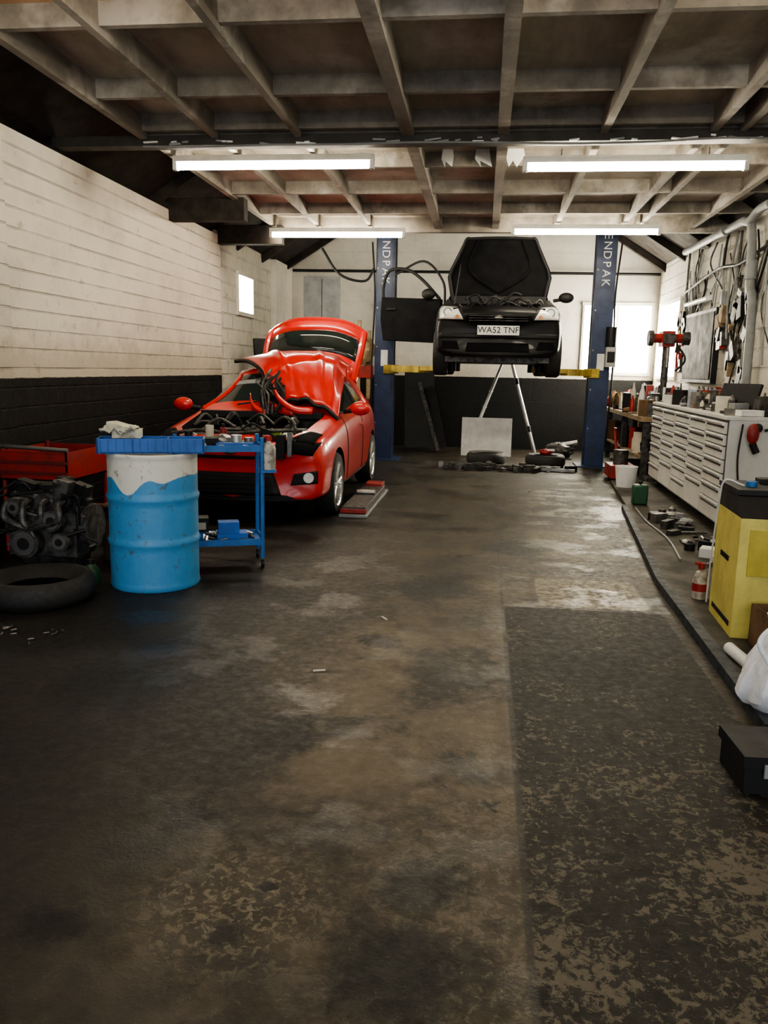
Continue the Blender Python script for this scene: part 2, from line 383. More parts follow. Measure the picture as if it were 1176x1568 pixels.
# ------------------------------------------------------------ CAR
def wheel(b,cx,cy,cz,R=.31,W=.2,side=1,steer=0):
    b.M=Matrix.Translation((cx,cy,cz))@Matrix.Rotation(steer,4,'Z')@Matrix.Scale(side,4,(1,0,0))
    r=R*.72
    b.lathe([(r,-W/2),(R*.93,-W/2),(R,-W*.36),(R,W*.36),(R*.93,W/2),(r,W/2)],(0,0,0),rubber,'X',40)
    b.lathe([(r,W/2),(r*.93,W/2-.01),(r*.88,0),(r*.88,-W/2)],(0,0,0),alum,'X',40)
    b.lathe([(.001,.0),(r*.86,.0)],(0,0,0),black,'X',24)
    b.lathe([(.001,W/2-.01),(.05,W/2-.015),(.065,W/2-.05),(.065,0)],(0,0,0),alum,'X',20)
    for k in range(5):
        a=2*math.pi*k/5
        for da in(-.16,.16):
            p=Vector((W/2-.03,math.cos(a+da*.3)*.05,math.sin(a+da*.3)*.05)); q=Vector((W/2-.018,math.cos(a+da)*r*.94,math.sin(a+da)*r*.94))
            b.cyl(p,q,.018,alum,r2=.013,seg=8)
    b.M=Matrix.Identity(4)
ST=[
(0.00,.17,[(0,.68),(.28,.68),(.56,.67),(.69,.65),(.76,.59),(.785,.46),(.775,.31),(.74,.22),(0,.20)]),
(0.035,.18,[(0,.77),(.30,.77),(.60,.765),(.74,.745),(.81,.67),(.835,.48),(.825,.31),(.80,.20),(0,.18)]),
(0.26,.15,[(0,.86),(.30,.86),(.63,.85),(.785,.83),(.85,.75),(.87,.53),(.86,.33),(.84,.19),(0,.18)]),
(0.75,.05,[(0,.935),(.32,.93),(.64,.915),(.79,.89),(.865,.79),(.89,.54),(.87,.33),(.84,.18),(0,.18)]),
(1.15,.0,[(0,1.00),(.34,.99),(.64,.97),(.78,.945),(.865,.82),(.88,.55),(.87,.32),(.84,.18),(0,.18)]),
(1.28,.0,[(0,1.03),(.35,1.02),(.66,.99),(.78,.97),(.87,.84),(.88,.56),(.87,.32),(.84,.18),(0,.18)]),
(1.95,.0,[(0,1.45),(.30,1.44),(.55,1.38),(.79,.98),(.875,.86),(.88,.57),(.87,.32),(.84,.18),(0,.18)]),
(2.35,.0,[(0,1.49),(.32,1.48),(.57,1.42),(.80,1.00),(.88,.87),(.88,.58),(.87,.32),(.84,.18),(0,.18)]),
(2.90,.0,[(0,1.48),(.31,1.47),(.56,1.41),(.79,1.03),(.88,.89),(.88,.60),(.87,.33),(.84,.19),(0,.19)]),
(3.50,-.02,[(0,1.42),(.30,1.41),(.53,1.34),(.77,1.07),(.865,.92),(.87,.62),(.85,.36),(.81,.22),(0,.22)]),
(3.82,-.08,[(0,1.10),(.33,1.09),(.58,1.06),(.72,1.0),(.82,.88),(.85,.65),(.83,.40),(.78,.26),(0,.26)]),
(3.95,-.14,[(0,.85),(.33,.85),(.56,.84),(.68,.82),(.77,.75),(.80,.60),(.78,.42),(.72,.30),(0,.30)]),
]
def applied(o):
    dg=bpy.context.evaluated_depsgraph_get(); dg.update()
    me=bpy.data.meshes.new_from_object(o.evaluated_get(dg)); o.modifiers.clear(); o.data=me
def build_car(root,paint,sz=1.0,sx=1.0):
    order=[8,7,6,5,4,3,2,1,0,1,2,3,4,5,6,7]; sgn=[1]+[-1]*7+[1]*8
    vs=[];K=16
    for (y,sw,P) in ST:
        for j,sg in zip(order,sgn):
            x,z=P[j]; vs.append((x*sg*sx,y+sw*(x/.86)**2,z*sz))
    n=len(ST);fs=[];mi=[]
    for i in range(n-1):
        for k in range(K):
            k2=(k+1)%K; a,c=order[k],order[k2]; lo=min(a,c)
            fs.append((i*K+k,(i+1)*K+k,(i+1)*K+k2,i*K+k2))
            g=0
            if {a,c}=={8,7}: g=1
            elif lo in(0,1) and i==5 and max(a,c)<=2: g=2
            elif lo==2 and max(a,c)==3 and 5<=i<=8: g=2
            elif max(a,c)<=2 and i==9: g=2
            mi.append(g)
    fs.append(tuple(range(K))); mi.append(0); fs.append(tuple((n-1)*K+k for k in range(K))[::-1]); mi.append(0)
    me=bpy.data.meshes.new('body'); me.from_pydata(vs,[],fs)
    for m_ in(paint,black,glass): me.materials.append(m_)
    for p,g in zip(me.polygons,mi): p.material_index=g; p.use_smooth=True
    o=bpy.data.objects.new('body',me); scene.collection.objects.link(o)
    q=o.modifiers.new('s','SUBSURF'); q.levels=3; q.render_levels=3
    applied(o)
    bv=BVHTree.FromPolygons([v.co.copy() for v in o.data.vertices],[tuple(p.vertices) for p in o.data.polygons])
    cb=MB(); 
    for m_ in(paint,black,glass): cb.mid(m_)
    for cy in(.80,3.28):
        for s in(-1,1): cb.cyl((s*.58,cy,.31),(s*1.2,cy,.31),.365,black,seg=40)
    B=[(-.50,.19),(.50,.19),(.62,.45),(.66,1.13),(-.66,1.13),(-.62,.45)]
    cb.prism([(x*sx,y,.40) for x,y in B],(0,0,1.2),black)
    c=cb.obj('cutter',smooth=False); 
    q=o.modifiers.new('b','BOOLEAN'); q.operation='DIFFERENCE'; q.object=c; q.solver='EXACT'
    applied(o); bpy.data.objects.remove(c)
    for p in o.data.polygons: p.use_smooth=True
    o.data.set_sharp_from_angle(angle=rad(40))
    o.parent=root
    return o,bv
def decal(root,bv,name,C,mode,mat,off=.006,n=14,mm=6,side=1):
    a,b_,c,d=[Vector(p) for p in C]; rows=[]
    for j in range(mm+1):
        r=[]
        for i in range(n+1):
            s=i/n;t=j/mm; p=(a*(1-s)+b_*s)*(1-t)+(d*(1-s)+c*s)*t
            if mode=='F': o=Vector((p.x,-1,p.y)); dr=Vector((0,1,0)); gs=Vector((p.x,.1,p.y))
            elif mode=='T': o=Vector((p.x,p.y,3)); dr=Vector((0,0,-1)); gs=Vector((p.x,p.y,.8))
            else: o=Vector((side*2,p.x,p.y)); dr=Vector((-side,0,0)); gs=Vector((side*.8,p.x,p.y))
            h=bv.ray_cast(o,dr)
            q=h[0]-dr*off if h[0] else bv.find_nearest(gs)[0]-dr*off
            r.append(q)
        rows.append(r)
    m=MB(); m.grid(rows,mat); return m.obj(name,root,solid=.006)
def car_common(root,bv,sz,paint,wheelz=.31,steer=0):
    def sd(s,y,z,o=0):
        h=bv.ray_cast(Vector((s*2,y,z*sz)),Vector((-s,0,0)))[0]
        if h is None or h.x*s<.2: h=bv.find_nearest(Vector((s*.55,y,z*sz)))[0]
        return h+Vector((s*o,0,0))
    b=MB()
    for cy,st in((.80,steer),(3.28,0)):
        for s in(-1,1): wheel(b,s*.775,cy,wheelz,side=s,steer=st)
    b.obj('wheels',root)
    b=MB()
    for s in(-1,1):
        b.tube([sd(s,1.30,.99),sd(s,1.5,1.12),sd(s,1.70,1.24),sd(s,1.90,1.33),sd(s,2.15,1.37),sd(s,2.5,1.385),sd(s,2.9,1.375),sd(s,3.3,1.31),sd(s,3.55,1.20)],.026,paint)
        b.tube([sd(s,y,z,.002) for y,z in((1.34,.975),(2,.985),(2.6,1.01),(3.4,1.06))],.012,black)
        b.tube([sd(s,2.33,z,-.002) for z in(1.0,1.12,1.25,1.36)],.028,black)
        b.tube([sd(s,3.05,z,-.004) for z in(1.02,1.12,1.25,1.35)],.04,paint)
    b.obj('pillars_and_trim',root)
    for s in(1,-1):
        for i,y in enumerate((1.33,2.36)):
            decal(root,bv,'door_gap_%d'%i,[(y,.30),(y+.008,.30),(y+.008,.96*sz),(y,.96*sz)],'S',black,.003,2,20,side=s)
        decal(root,bv,'sill',[(1.25,.20),(2.85,.20),(2.85,.27),(1.25,.27)],'S',black,.006,20,3,side=s)
        decal(root,bv,'handle',[(2.12,.80*sz),(2.28,.80*sz),(2.28,.83*sz),(2.12,.83*sz)],'S',paint,.03,6,2,side=s)
def mirror(root,s,sz,paint,y=1.45):
    b=MB(); b.ball((s*.98,y,1.03*sz),(.11,.06,.075),paint); b.cyl((s*.80,y+.03,.99*sz),(s*.93,y,1.01*sz),.025,black); 
    b.obj('door_mirror',root)

# red hatchback
R=empty('red_hatchback_car',(-2.27,7.05,0))
body,bv=build_car(R,red); car_common(R,bv,1.0,red,steer=rad(0))
mirror(R,1,1,red); mirror(R,-1,1,red)
decal(R,bv,'lower_grille',[(-.46,.27),(.46,.27),(.38,.48),(-.38,.48)],'F',black,.008)
decal(R,bv,'upper_intake',[(-.42,.61),(.42,.61),(.40,.64),(-.40,.64)],'F',black,.006)
decal(R,bv,'splitter',[(-.72,.215),(.72,.215),(.72,.245),(-.72,.245)],'F',black,.03,24,3)
for s in(-1,1):
    decal(R,bv,'fog_surround',[(s*.54,.37),(s*.79,.39),(s*.79,.51),(s*.57,.475)],'F',black,.008)
    decal(R,bv,'headlight_cavity',[(s*.42,.68),(s*.74,.645),(s*.80,.76),(s*.48,.77)],'F',blackmatte,.01)
    decal(R,bv,'headlight_cavity_top',[(s*.50,.12),(s*.74,.20),(s*.78,.44),(s*.66,.40)],'T',blackmatte,.008)
    b=MB(); h=bv.ray_cast(Vector((s*.70,-1,.445)),Vector((0,1,0)))[0]
    b.cyl(h+Vector((0,.03,0)),h+Vector((s*.01,-.03,0)),.048,alum); b.cyl(h+Vector((s*.01,-.03,0)),h+Vector((s*.012,-.036,0)),.040,lens); b.obj('fog_light',R)
b=MB(); b.ball((0,-.005,.68),(.055,.02,.025),steel); b.obj('badge',R)
b=MB()
for z in(.31,.35,.39,.43): b.bx(-.38,.38,-.022,-.008,z-.004,z+.004,black)
b.obj('grille_bars',R)
b=MB(); rnd=random.Random(2)
b.bx(-.60,.58,.12,.20,.70,.79,black); b.bx(-.45,.45,.2,.27,.45,.74,cast)
b.bx(-.25,.22,.38,.85,.45,.80,cast); b.bx(-.22,.18,.42,.80,.80,.85,black)
for i in range(4): b.cyl((-.15+.1*i,.6,.84),(-.15+.1*i,.6,.88),.025,steel)
b.bx(.32,.55,.62,.95,.5,.82,black); b.bx(.34,.53,.64,.92,.82,.84,greyp)
b.bx(-.56,-.32,.35,.7,.45,.80,black); b.cyl((-.48,.85,.5),(-.48,.85,.9),.08,black); b.cyl((.5,1.0,.5),(.5,1.0,.90),.08,black)
b.ball((.47,.30,.80),(.06,.06,.05),white); b.cyl((.28,.3,.76),(.28,.3,.83),.035,yellow); b.bx(.33,.43,.18,.24,.80,.88,M('lime_cap',(.45,.65,.05),.4))
b.bx(.42,.50,.04,.12,.62,.84,black); b.bx(.52,.56,.08,.13,.64,.86,steel); b.box((.30,.10,.82),(.10,.03,.14),black,ry=.3)
b.tube([(-.60,.15,.82),(-.3,.10,.86),(0,.09,.84),(.35,.12,.87),(.62,.25,.87)],.018,cast)
for i in range(34):
    p=Vector((rnd.uniform(-.55,.55),rnd.uniform(.15,1.),rnd.uniform(.72,.92)))
    q=p+Vector((rnd.uniform(-.3,.3),rnd.uniform(-.2,.2),rnd.uniform(-.05,.05))); q.x=max(-.58,min(.58,q.x)); q.y=max(.15,min(1.1,q.y))
    b.tube([p,(p+q)/2+Vector((0,0,rnd.uniform(.02,.1))),q],rnd.uniform(.008,.022),rnd.choice([black,black,cast,cast,steel]))
b.bx(-.64,.64,1.05,1.2,.93,.99,black)
b.obj('engine_bay',R,bevel=.004)
def L(p): return Vector((p[0]+2.27,p[1]-7.05,p[2]))
b=MB()
for i in range(22):
    x=rnd.uniform(-2.22,-2.08); y=8.2+rnd.uniform(-.06,.06); z=rnd.uniform(1.12,1.42)
    b.tube([L((x,y+.1,z)),L((x+rnd.uniform(-.12,.05),y-.04,z-rnd.uniform(.05,.12))),L((x+rnd.uniform(-.1,.12),y-.1,z-rnd.uniform(.12,.25))),L((x+rnd.uniform(.0,.2),y-.15,rnd.uniform(.92,1.02)))],rnd.uniform(.006,.018),rnd.choice([black,black,black,cast]))
b.obj('torn_wiring_loom',R)
# detached, buckled bonnet resting across the roof and screen
def sm(a,b_,x):
    t=max(0,min(1,(x-a)/(b_-a))); return t*t*(3-2*t)
def bon(u,v):
    A=Vector((-2.12,8.26,1.20)); B=Vector((-1.47,8.20,1.11)); C=Vector((-1.60,9.75,1.62)); D=Vector((-2.98,9.55,1.56))
    p=(A*(1-u)+B*u)*(1-v)+(D*(1-u)+C*u)*v
    z=p.z+.30*math.sin(math.pi*min(1,.12+v*.80))*(.30+.70*math.sin(math.pi*(.15+u*.72)))-.08
    z+=.028*math.exp(-((u-.28)/.035)**2)*sm(.05,.3,v)+.028*math.exp(-((u-.72)/.035)**2)*sm(.05,.3,v)
    z-=.10*sm(.86,1,u)
    z-=.06*math.exp(-((v-.26-.30*u)/.04)**2)
    z-=.07*sm(.20,0,v)+(.022*math.sin(u*9+1)+.014*math.sin(u*23+v*9))*sm(.35,0,v)
    return L((p.x,p.y,z))
rows=[[bon(i/48,j/40) for i in range(49)] for j in range(41)]
b=MB(); b.grid(rows,red); b.obj('detached_bonnet',R,solid=.016)
b=MB(); b.tube([r[0]+Vector((0,0,-.02)) for r in rows[::5]],.022,black); b.tube([p+Vector((0,-.01,-.02)) for p in rows[0][::4]],.018,black)
for P in([(-2.32,8.30,1.18),(-2.20,8.18,1.10),(-2.05,8.05,1.02),(-1.9,7.99,1.0)],[(-2.42,8.25,1.14),(-2.36,8.15,1.04),(-2.2,8.05,.98)],[(-2.14,8.12,1.24),(-2.04,8.02,1.12),(-1.88,7.98,1.03),(-1.7,8.0,1.02)]):
    P=[L(p) for p in catmull(P,4)]
    b.grid([[p+Vector((0,0,.035)) for p in P],[p-Vector((0,.02,.035)) for p in P]],red)
b.obj('bonnet_edge_and_slam_debris',R,solid=.006)
# open tailgate
rows=[]
for i in range(9):
    t=i/8; y=3.35+.60*t; z=1.44+.66*math.sin(t*1.35); r=[]
    for k in range(-8,9):
        s=k/8; hw=.60+.05*math.sin(t*math.pi*.7); r.append((s*hw-.02,y+.12*s*s,z-.16*abs(s)**3))
    rows.append(r)
b=MB(); b.grid(rows[:3],red); b.grid(rows[2:6],glass); b.grid(rows[5:],red)
b.tube([r[0] for r in rows],.035,red); b.tube([r[-1] for r in rows],.035,red); b.tube(rows[-1],.03,red)
b.obj('open_tailgate',R,solid=.03)
decal(R,bv,'windscreen_sticker',[(-.50,1.68),(-.18,1.68),(-.18,1.76),(-.50,1.76)],'T',greyp,.004,6,3)
b=MB(); b.cyl((-.3,1.22,1.05),(.15,1.4,1.13),.01,black); b.cyl((.3,1.22,1.05),(.55,1.5,1.14),.01,black); b.obj('wipers',R)

# black hatchback on the lift
CZ=1.44; BXC,BYC=.17,10.75
K_=empty('black_hatchback_car',(BXC,BYC,CZ))
body2,bv2=build_car(K_,blackgloss,1.05,.98); car_common(K_,bv2,1.05,blackgloss,wheelz=.25)
mirror(K_,1,1.05,black); 
for s in(-1,1):
    decal(K_,bv2,'headlight_surround',[(s*.42,.655),(s*.81,.665),(s*.835,.92),(s*.52,.875)],'F',black,.012)
    decal(K_,bv2,'headlight',[(s*.46,.675),(s*.775,.685),(s*.80,.875),(s*.55,.84)],'F',lens,.024)
    b=MB(); h=bv2.ray_cast(Vector((s*.67,-1,.77)),Vector((0,1,0)))[0]
    b.cyl(h+Vector((0,-.02,0)),h+Vector((0,-.036,0)),.058,greyp); b.cyl(h+Vector((0,-.036,0)),h+Vector((0,-.040,0)),.042,alum)
    h=bv2.ray_cast(Vector((s*.54,-1,.71)),Vector((0,1,0)))[0]; b.cyl(h+Vector((0,-.02,0)),h+Vector((0,-.034,0)),.026,M('amber_indicator',(.7,.25,.03),.3)); b.obj('headlamp_reflector',K_)
    decal(K_,bv2,'fog_recess',[(s*.50,.29),(s*.74,.30),(s*.74,.40),(s*.54,.40)],'F',blackmatte,.008)
decal(K_,bv2,'grille',[(-.40,.64),(.40,.64),(.42,.74),(-.42,.74)],'F',blackmatte,.008)
decal(K_,bv2,'bumper_strip',[(-.79,.44),(.79,.44),(.79,.50),(-.79,.50)],'F',black,.03,30,3)
decal(K_,bv2,'lower_intake',[(-.42,.26),(.42,.26),(.40,.38),(-.40,.38)],'F',blackmatte,.008)
b=MB()
for z in(.66,.69,.72): b.bx(-.38,.38,-.02,.03,z-.003,z+.003,cast)
b.ball((0,.0,.70),(.06,.02,.03),steel)
b.obj('grille_bars',K_)
b=MB(); b.bx(-.27,.27,-.050,-.03,.475,.595,M('number_plate_white',(.9,.9,.87),.4,var=.05)); b.obj('number_plate',K_)
text('plate_lettering','WA52 TNF',(0,-.052,.535),(rad(90),0,0),.110,black,K_)
b=MB(); b.bx(-.6,.6,.14,.3,.76,.83,black); b.bx(-.5,.5,.4,1.0,.5,.86,cast)
for i in range(26):
    p=Vector((rnd.uniform(-.5,.5),rnd.uniform(.3,1.),rnd.uniform(.84,.95))); q=p+Vector((rnd.uniform(-.3,.3),rnd.uniform(-.1,.1),rnd.uniform(-.03,.1)))
    b.tube([p,(p+q)/2+Vector((0,0,.06)),q],.015,rnd.choice([black,black,cast]))
b.bx(-.66,.66,1.05,1.2,.95,1.06,black); b.bx(-.7,.7,.4,3.4,.13,.2,cast)
b.obj('engine_bay_and_underside',K_)
hy,hz_=1.18,1.02; ang=rad(80); rows=[]
for i in range(9):
    t=i/8; r=[]
    for k in range(-8,9):
        s=k/8; hw=.68+.06*min(1,t/.4)-.24*max(0,t-.42)/.58
        dd=.84*t-.02*s*s*t; cr=.03*(1-s*s)+.06*math.sin(t*math.pi)*(1-.3*s*s)
        r.append((s*hw,hy-dd*math.cos(ang)+cr*math.sin(ang),hz_+dd*math.sin(ang)+cr*math.cos(ang)*.2))
    rows.append(r)
b=MB(); b.grid(rows,blackmatte); b.obj('raised_bonnet',K_,solid=.02)
b=MB(); off=lambda p:(p[0]*.95,p[1]-.03,p[2])
b.tube([off(r[0]) for r in rows]+[off(p) for p in rows[-1][1:-1]]+[off(r[-1]) for r in rows[::-1]],.022,black)
for s in(3,13): b.tube([off(rows[1][8]),off(rows[4][s]),off(rows[8][s])],.02,blackmatte)
b.cyl((-.6,.4,.86),(-.55,1.1,1.5),.008,steel); b.obj('bonnet_ribs',K_)
D=Matrix.Translation((-.80,1.32,0))@Matrix.Rotation(rad(-22+180),4,'Z')
b=MB(); b.M=D
b.prism([(0,0,.40),(.95,0,.44),(1.0,0,.75),(.98,0,1.08),(0,0,1.03)],(0,.09,0),blackmatte)
b.tube([(.03,.04,1.03),(.30,.06,1.30),(.55,.08,1.46),(.85,.08,1.46),(.97,.05,1.25),(.98,.04,1.06)],.025,black)
b.box((.8,.105,.9),(.16,.03,.03),black); b.ball((.18,.12,1.10),(.11,.07,.08),black)
b.M=Matrix.Identity(4); b.obj('open_door',K_,bevel=.01)

# ------------------------------------------------------------ two post lift
Lf=empty('two_post_lift',(0,0,0))
YP=13.0
for x,s in((-1.58,1),(1.78,-1)):
    b=MB(); b.bx(x-.27,x+.27,YP-.3,YP+.3,0,.02,blue_post)
    b.bx(x-.15,x+.15,YP-.15,YP-.13,0,3.75,blue_post); b.bx(x-.15,x+.15,YP+.13,YP+.15,0,3.75,blue_post)
    xo=x-s*.15; b.bx(min(xo,xo+s*.02),max(xo,xo+s*.02),YP-.15,YP+.15,0,3.75,blue_post)
    xi=x+s*.15
    b.bx(xi-.05 if s>0 else xi,xi if s>0 else xi+.05,YP-.15,YP-.07,0,3.75,blue_post)
    b.bx(xi-.05 if s>0 else xi,xi if s>0 else xi+.05,YP+.07,YP+.15,0,3.75,blue_post)
    for i in range(5): b.cyl((x-.12,YP-.155,.6+i*.6),(x-.12,YP-.15,.6+i*.6),.012,steel,seg=10)
    b.bx(x-.05,x+.06,YP-.153,YP-.15,1.5,1.75,white)
    b.obj('column',Lf)
    b=MB(); b.bx(x-.11,x+.11,YP-.11,YP+.11,1.1,2.0,black); b.bx(x+s*.1-.1,x+s*.1+.1,YP-.18,YP+.18,1.38,1.52,yarm)
    for dy in(-1,1):
        p0=Vector((x+s*.15,YP+dy*.12,1.45)); p1=Vector((BXC-s*.62,YP-.25+dy*(1.05),1.48)); mid=(p0+p1)/2
        d=(p1-p0); a=math.atan2(d.y,d.x)
        b.box((p0+mid)/2,(d.length/2+.05,.12,.10),yarm,rz=a); b.box((mid+p1)/2,(d.length/2+.05,.09,.07),yarm,rz=a)
        b.cyl(p1-Vector((0,0,.04)),p1+Vector((0,0,.12)),.06,black)
    b.obj('lift_arms',Lf,bevel=.006)
    b=MB(); b.cyl((x,YP,.1),(x,YP,3.4),.04,steel); b.obj('hydraulic_ram',Lf)
    b=MB(); b.tube([(x-s*.17,YP-.1,.3),(x-s*.2,YP-.12,1.5),(x-s*.17,YP-.1,2.6),(x-s*.22,YP-.1,3.4)],.014,black); b.obj('hose',Lf)
for i,c in enumerate('BENDPAK'):
    for x in(-1.58,1.78):
        text('lettering',c,(x,YP-.153,3.62-.135*i),(rad(90),rad(90),0),.17,textm,Lf)
b=MB(); b.bx(-1.75,1.95,YP-.08,YP+.08,3.72,3.84,blue_post); b.obj('cross_beam',Lf)
b=MB(); b.bx(1.84,1.99,YP-.30,YP-.16,1.55,1.85,M('control_box_grey',(.45,.45,.42),.5)); b.bx(1.86,1.97,YP-.31,YP-.30,1.62,1.78,black); b.cyl((1.91,YP-.23,1.85),(1.91,YP-.23,2.15),.08,black); b.obj('power_unit',Lf,bevel=.005)
b=MB(); b.tube([(-2.6,12.9,3.3),(-2.3,12.8,2.9),(-1.9,12.8,2.8),(-1.75,12.8,3.0)],.02,black)
b.tube([(-1.4,12.75,2.9),(-.95,12.4,3.05),(-.65,12.2,2.75),(-.6,12.1,2.4)],.018,black); b.obj('air_hose',Lf)

# ------------------------------------------------------------ oil drum
def drum_mat():
    t=NT('blue_white_drum_paint')
    n=t.noise(3,4,.6); n2=t.noise(14,6,.7)
    dip=t.ss(t.math('ABSOLUTE',t.math('ADD',t.x,.05)),.02,.16,.075,0)
    lim=t.math('SUBTRACT',t.math('MULTIPLY',n,.10),dip)
    lim=t.math('ADD',lim,t.math('MULTIPLY',t.math('SINE',t.math('MULTIPLY',t.x,28.)),.015))
    w_=t.ss(t.math('SUBTRACT',t.z,lim),.675,.680)
    c=t.mix(w_,t.mix(n2,(.045,.22,.48),(.085,.34,.62)),t.mix(n2,(.80,.80,.74),(.6,.6,.54)))
    c=t.mix(t.math('MULTIPLY',t.ss(n2,.57,.65),.6),c,(.10,.07,.04))
    t.col(c); t.rough(.42); t.bump(n2,.1); return t.mat
b=MB(); dm=drum_mat()
pr=[(.0,.02),(.27,.02),(.285,0),(.293,.015),(.288,.04)]
for z in range(1,42):
    zz=.04+z*.0195; d_=min(abs(zz-.31),abs(zz-.60)); rr=.288+(.012*math.cos(d_/.025*math.pi/2) if d_<.025 else 0)
    pr.append((rr,zz))
pr+=[(.288,.86),(.296,.875),(.29,.89),(.28,.885),(.275,.865)]
b.lathe(pr,(0,0,0),dm,'Z',48); b.lathe([(.276,.867),(.0,.867)],(0,0,0),M('drum_lid',(.35,.28,.2),.5,var=.6),'Z',32)
b.cyl((.15,.05,.865),(.15,.05,.885),.035,steel)
b.obj('oil_drum',loc=(-2.14,5.02,0),ang=60)
b=MB(); 
b.bx(-.33,.33,-.11,.11,0,.012,bluetray)
for a in((-.33,.33,-.11,-.10),(-.33,.33,.10,.11),(-.33,-.32,-.11,.11),(.32,.33,-.11,.11),(-.11,-.105,-.11,.11),(.1,.105,-.11,.11)): b.bx(*a,0,.095,bluetray)
for i in range(14): b.bx(-.31+i*.048,-.305+i*.048,-.117,-.11,0,.09,bluetray)
rt_=random.Random(77)
for i in range(14):
    x,y=rt_.uniform(-.28,.28),rt_.uniform(-.08,.08); b.cyl((x-.03,y,.03),(x+.03,y+.02,.05),.012,rt_.choice([steel,black,cast]),seg=8)
b.obj('parts_tray',loc=(-2.10,4.93,.891),rz=rad(18))
b=MB(); rnd=random.Random(9)
rows=[[(x*.036-.12,y*.036-.09,rnd.uniform(.0,.06)+.03) for x in range(7)] for y in range(6)]
b.grid(rows,ragm); b.box((.02,.02,.03),(.17,.12,.05),ragm,rz=.3); b.box((.0,-.03,.075),(.14,.10,.03),ragm,rz=-.2,ry=.2)
b.obj('paper_rags',loc=(-2.29,4.92,.978),sub=0,solid=.01)

# ------------------------------------------------------------ trolley
T=empty('tool_trolley',(-1.89,5.60,0),rad(22))
b=MB(); 
for x in(-.3,.3):
    for y in(-.17,.17): b.cyl((x,y,.07),(x,y,.95),.015,blue); b.cyl((x-.01,y,.03),(x+.01,y,.03),.03,black)
for z in(.18,.86):
    b.bx(-.3,.3,-.17,.17,z,z+.012,blue)
    for a in((-.3,.3,-.18,-.17),(-.3,.3,.17,.18),(-.31,-.3,-.17,.17),(.3,.31,-.17,.17)): b.bx(*a,z-.01,z+.035,blue)
b.obj('frame',T)
b=MB(); rnd=random.Random(3)
b.bx(-.27,-.12,-.12,.1,.195,.27,bluetray); b.bx(-.02,.20,-.13,.02,.195,.25,bluetray); b.bx(-.01,.14,-.11,.0,.25,.33,bluetray); b.bx(-.22,-.08,-.14,0,.27,.37,black); b.bx(-.2,-.1,-.145,-.14,.29,.34,cream)
for i in range(30):
    x=rnd.uniform(-.25,.25);y=rnd.uniform(-.13,.13); l=rnd.uniform(.05,.12);a=rnd.uniform(0,3.1)
    for z in(.205,.885):
        b.cyl((x-l*math.cos(a)*.5,y-l*math.sin(a)*.4,z),(x+l*math.cos(a)*.5,y+l*math.sin(a)*.4,z+.014),rnd.uniform(.007,.018),rnd.choice([steel,black,cast,alum]),seg=8)
b.cyl((.13,-.05,.872),(.13,-.05,.96),.04,alum); b.cyl((.22,-.03,.872),(.22,-.03,.94),.032,steel); b.bx(-.15,.0,-.1,.05,.872,.94,black); b.ball((.04,.05,.91),(.07,.06,.05),steel,wob=.1)
b.bx(-.02,.24,-.14,-.06,.872,.91,bluetray); b.cyl((-.05,.1,.872),(-.05,.1,1.02),.03,cream); b.cyl((.05,.12,.872),(.05,.12,1.0),.026,redm); b.cyl((.05,.12,1.0),(.05,.12,1.03),.012,black); b.cyl((-.2,.08,.872),(-.2,.08,.98),.03,black)
b.obj('tools',T)
b=MB(); b.lathe([(0,.0),(.05,0),(.052,.01),(.052,.15),(.04,.18),(.017,.195),(.015,.21)],(.35,-.14,.72),M('spray_can_label',(.5,.47,.42),.4,var=.7,scale=20),seg=20); b.cyl((.35,-.14,.925),(.35,-.14,.96),.02,redm); b.cyl((.31,-.14,.955),(.36,-.14,.955),.012,redm); b.bx(.29,.40,-.20,-.08,.70,.72,blue); b.obj('spray_bottle',T)

# ------------------------------------------------------------ left foreground clutter
b=MB(); rnd=random.Random(5)
b.lathe([(.20,.0),(.27,-.075),(.31,-.07),(.335,-.03),(.335,.03),(.31,.07),(.27,.075),(.20,.0)],(0,0,.085),rubber,seg=48); b.obj('used_tyre',loc=(-2.68,4.50,0),ang=60)
E=empty('engine_block',(-2.90,5.13,0))
b=MB(); b.bx(-.24,.24,-.18,.2,.16,.46,cast); b.bx(-.22,.2,-.16,.14,.46,.58,cast); b.bx(-.18,.16,-.1,.08,.58,.63,black)
b.prism([(-.2,-.14,.16),(.2,-.14,.16),(.15,-.1,.0),(-.15,-.1,.0)],(0,.24,0),cast)
for z,r,x in((.26,.10,-.08),(.42,.07,.12),(.28,.06,.17),(.5,.05,-.14)): b.cyl((x,-.2,z),(x,-.27,z),r,cast); b.cyl((x,-.27,z),(x,-.28,z),r*.8,steel); b.cyl((x,-.28,z),(x,-.29,z),r*.4,black)
for i in range(4): b.tube([(-.2+.12*i,-.14,.54),(-.2+.12*i,-.25,.52),(-.2+.12*i,-.27,.42),(-.05,-.26,.36)],.024,cast)
for i in range(16):
    p=Vector((rnd.uniform(-.26,.26),rnd.uniform(-.24,-.12),rnd.uniform(.3,.66))); b.tube([p,p+Vector((rnd.uniform(-.15,.15),-.05,rnd.uniform(-.1,.1))),p+Vector((rnd.uniform(-.2,.2),0,rnd.uniform(-.2,.06)))],rnd.uniform(.006,.014),rnd.choice([black,black,cast]))
for i in range(30): b.box((rnd.uniform(-.24,.24),rnd.uniform(-.22,.0),rnd.uniform(.2,.66)),(rnd.uniform(.03,.14),.09,rnd.uniform(.03,.12)),rnd.choice([black,cast,cast,cast]),ry=rnd.uniform(0,.6))
for i in range(14):
    x,z=rnd.uniform(-.23,.23),rnd.uniform(.2,.6); b.cyl((x,-.22,z),(x,-.24,z),.014,steel,seg=6)
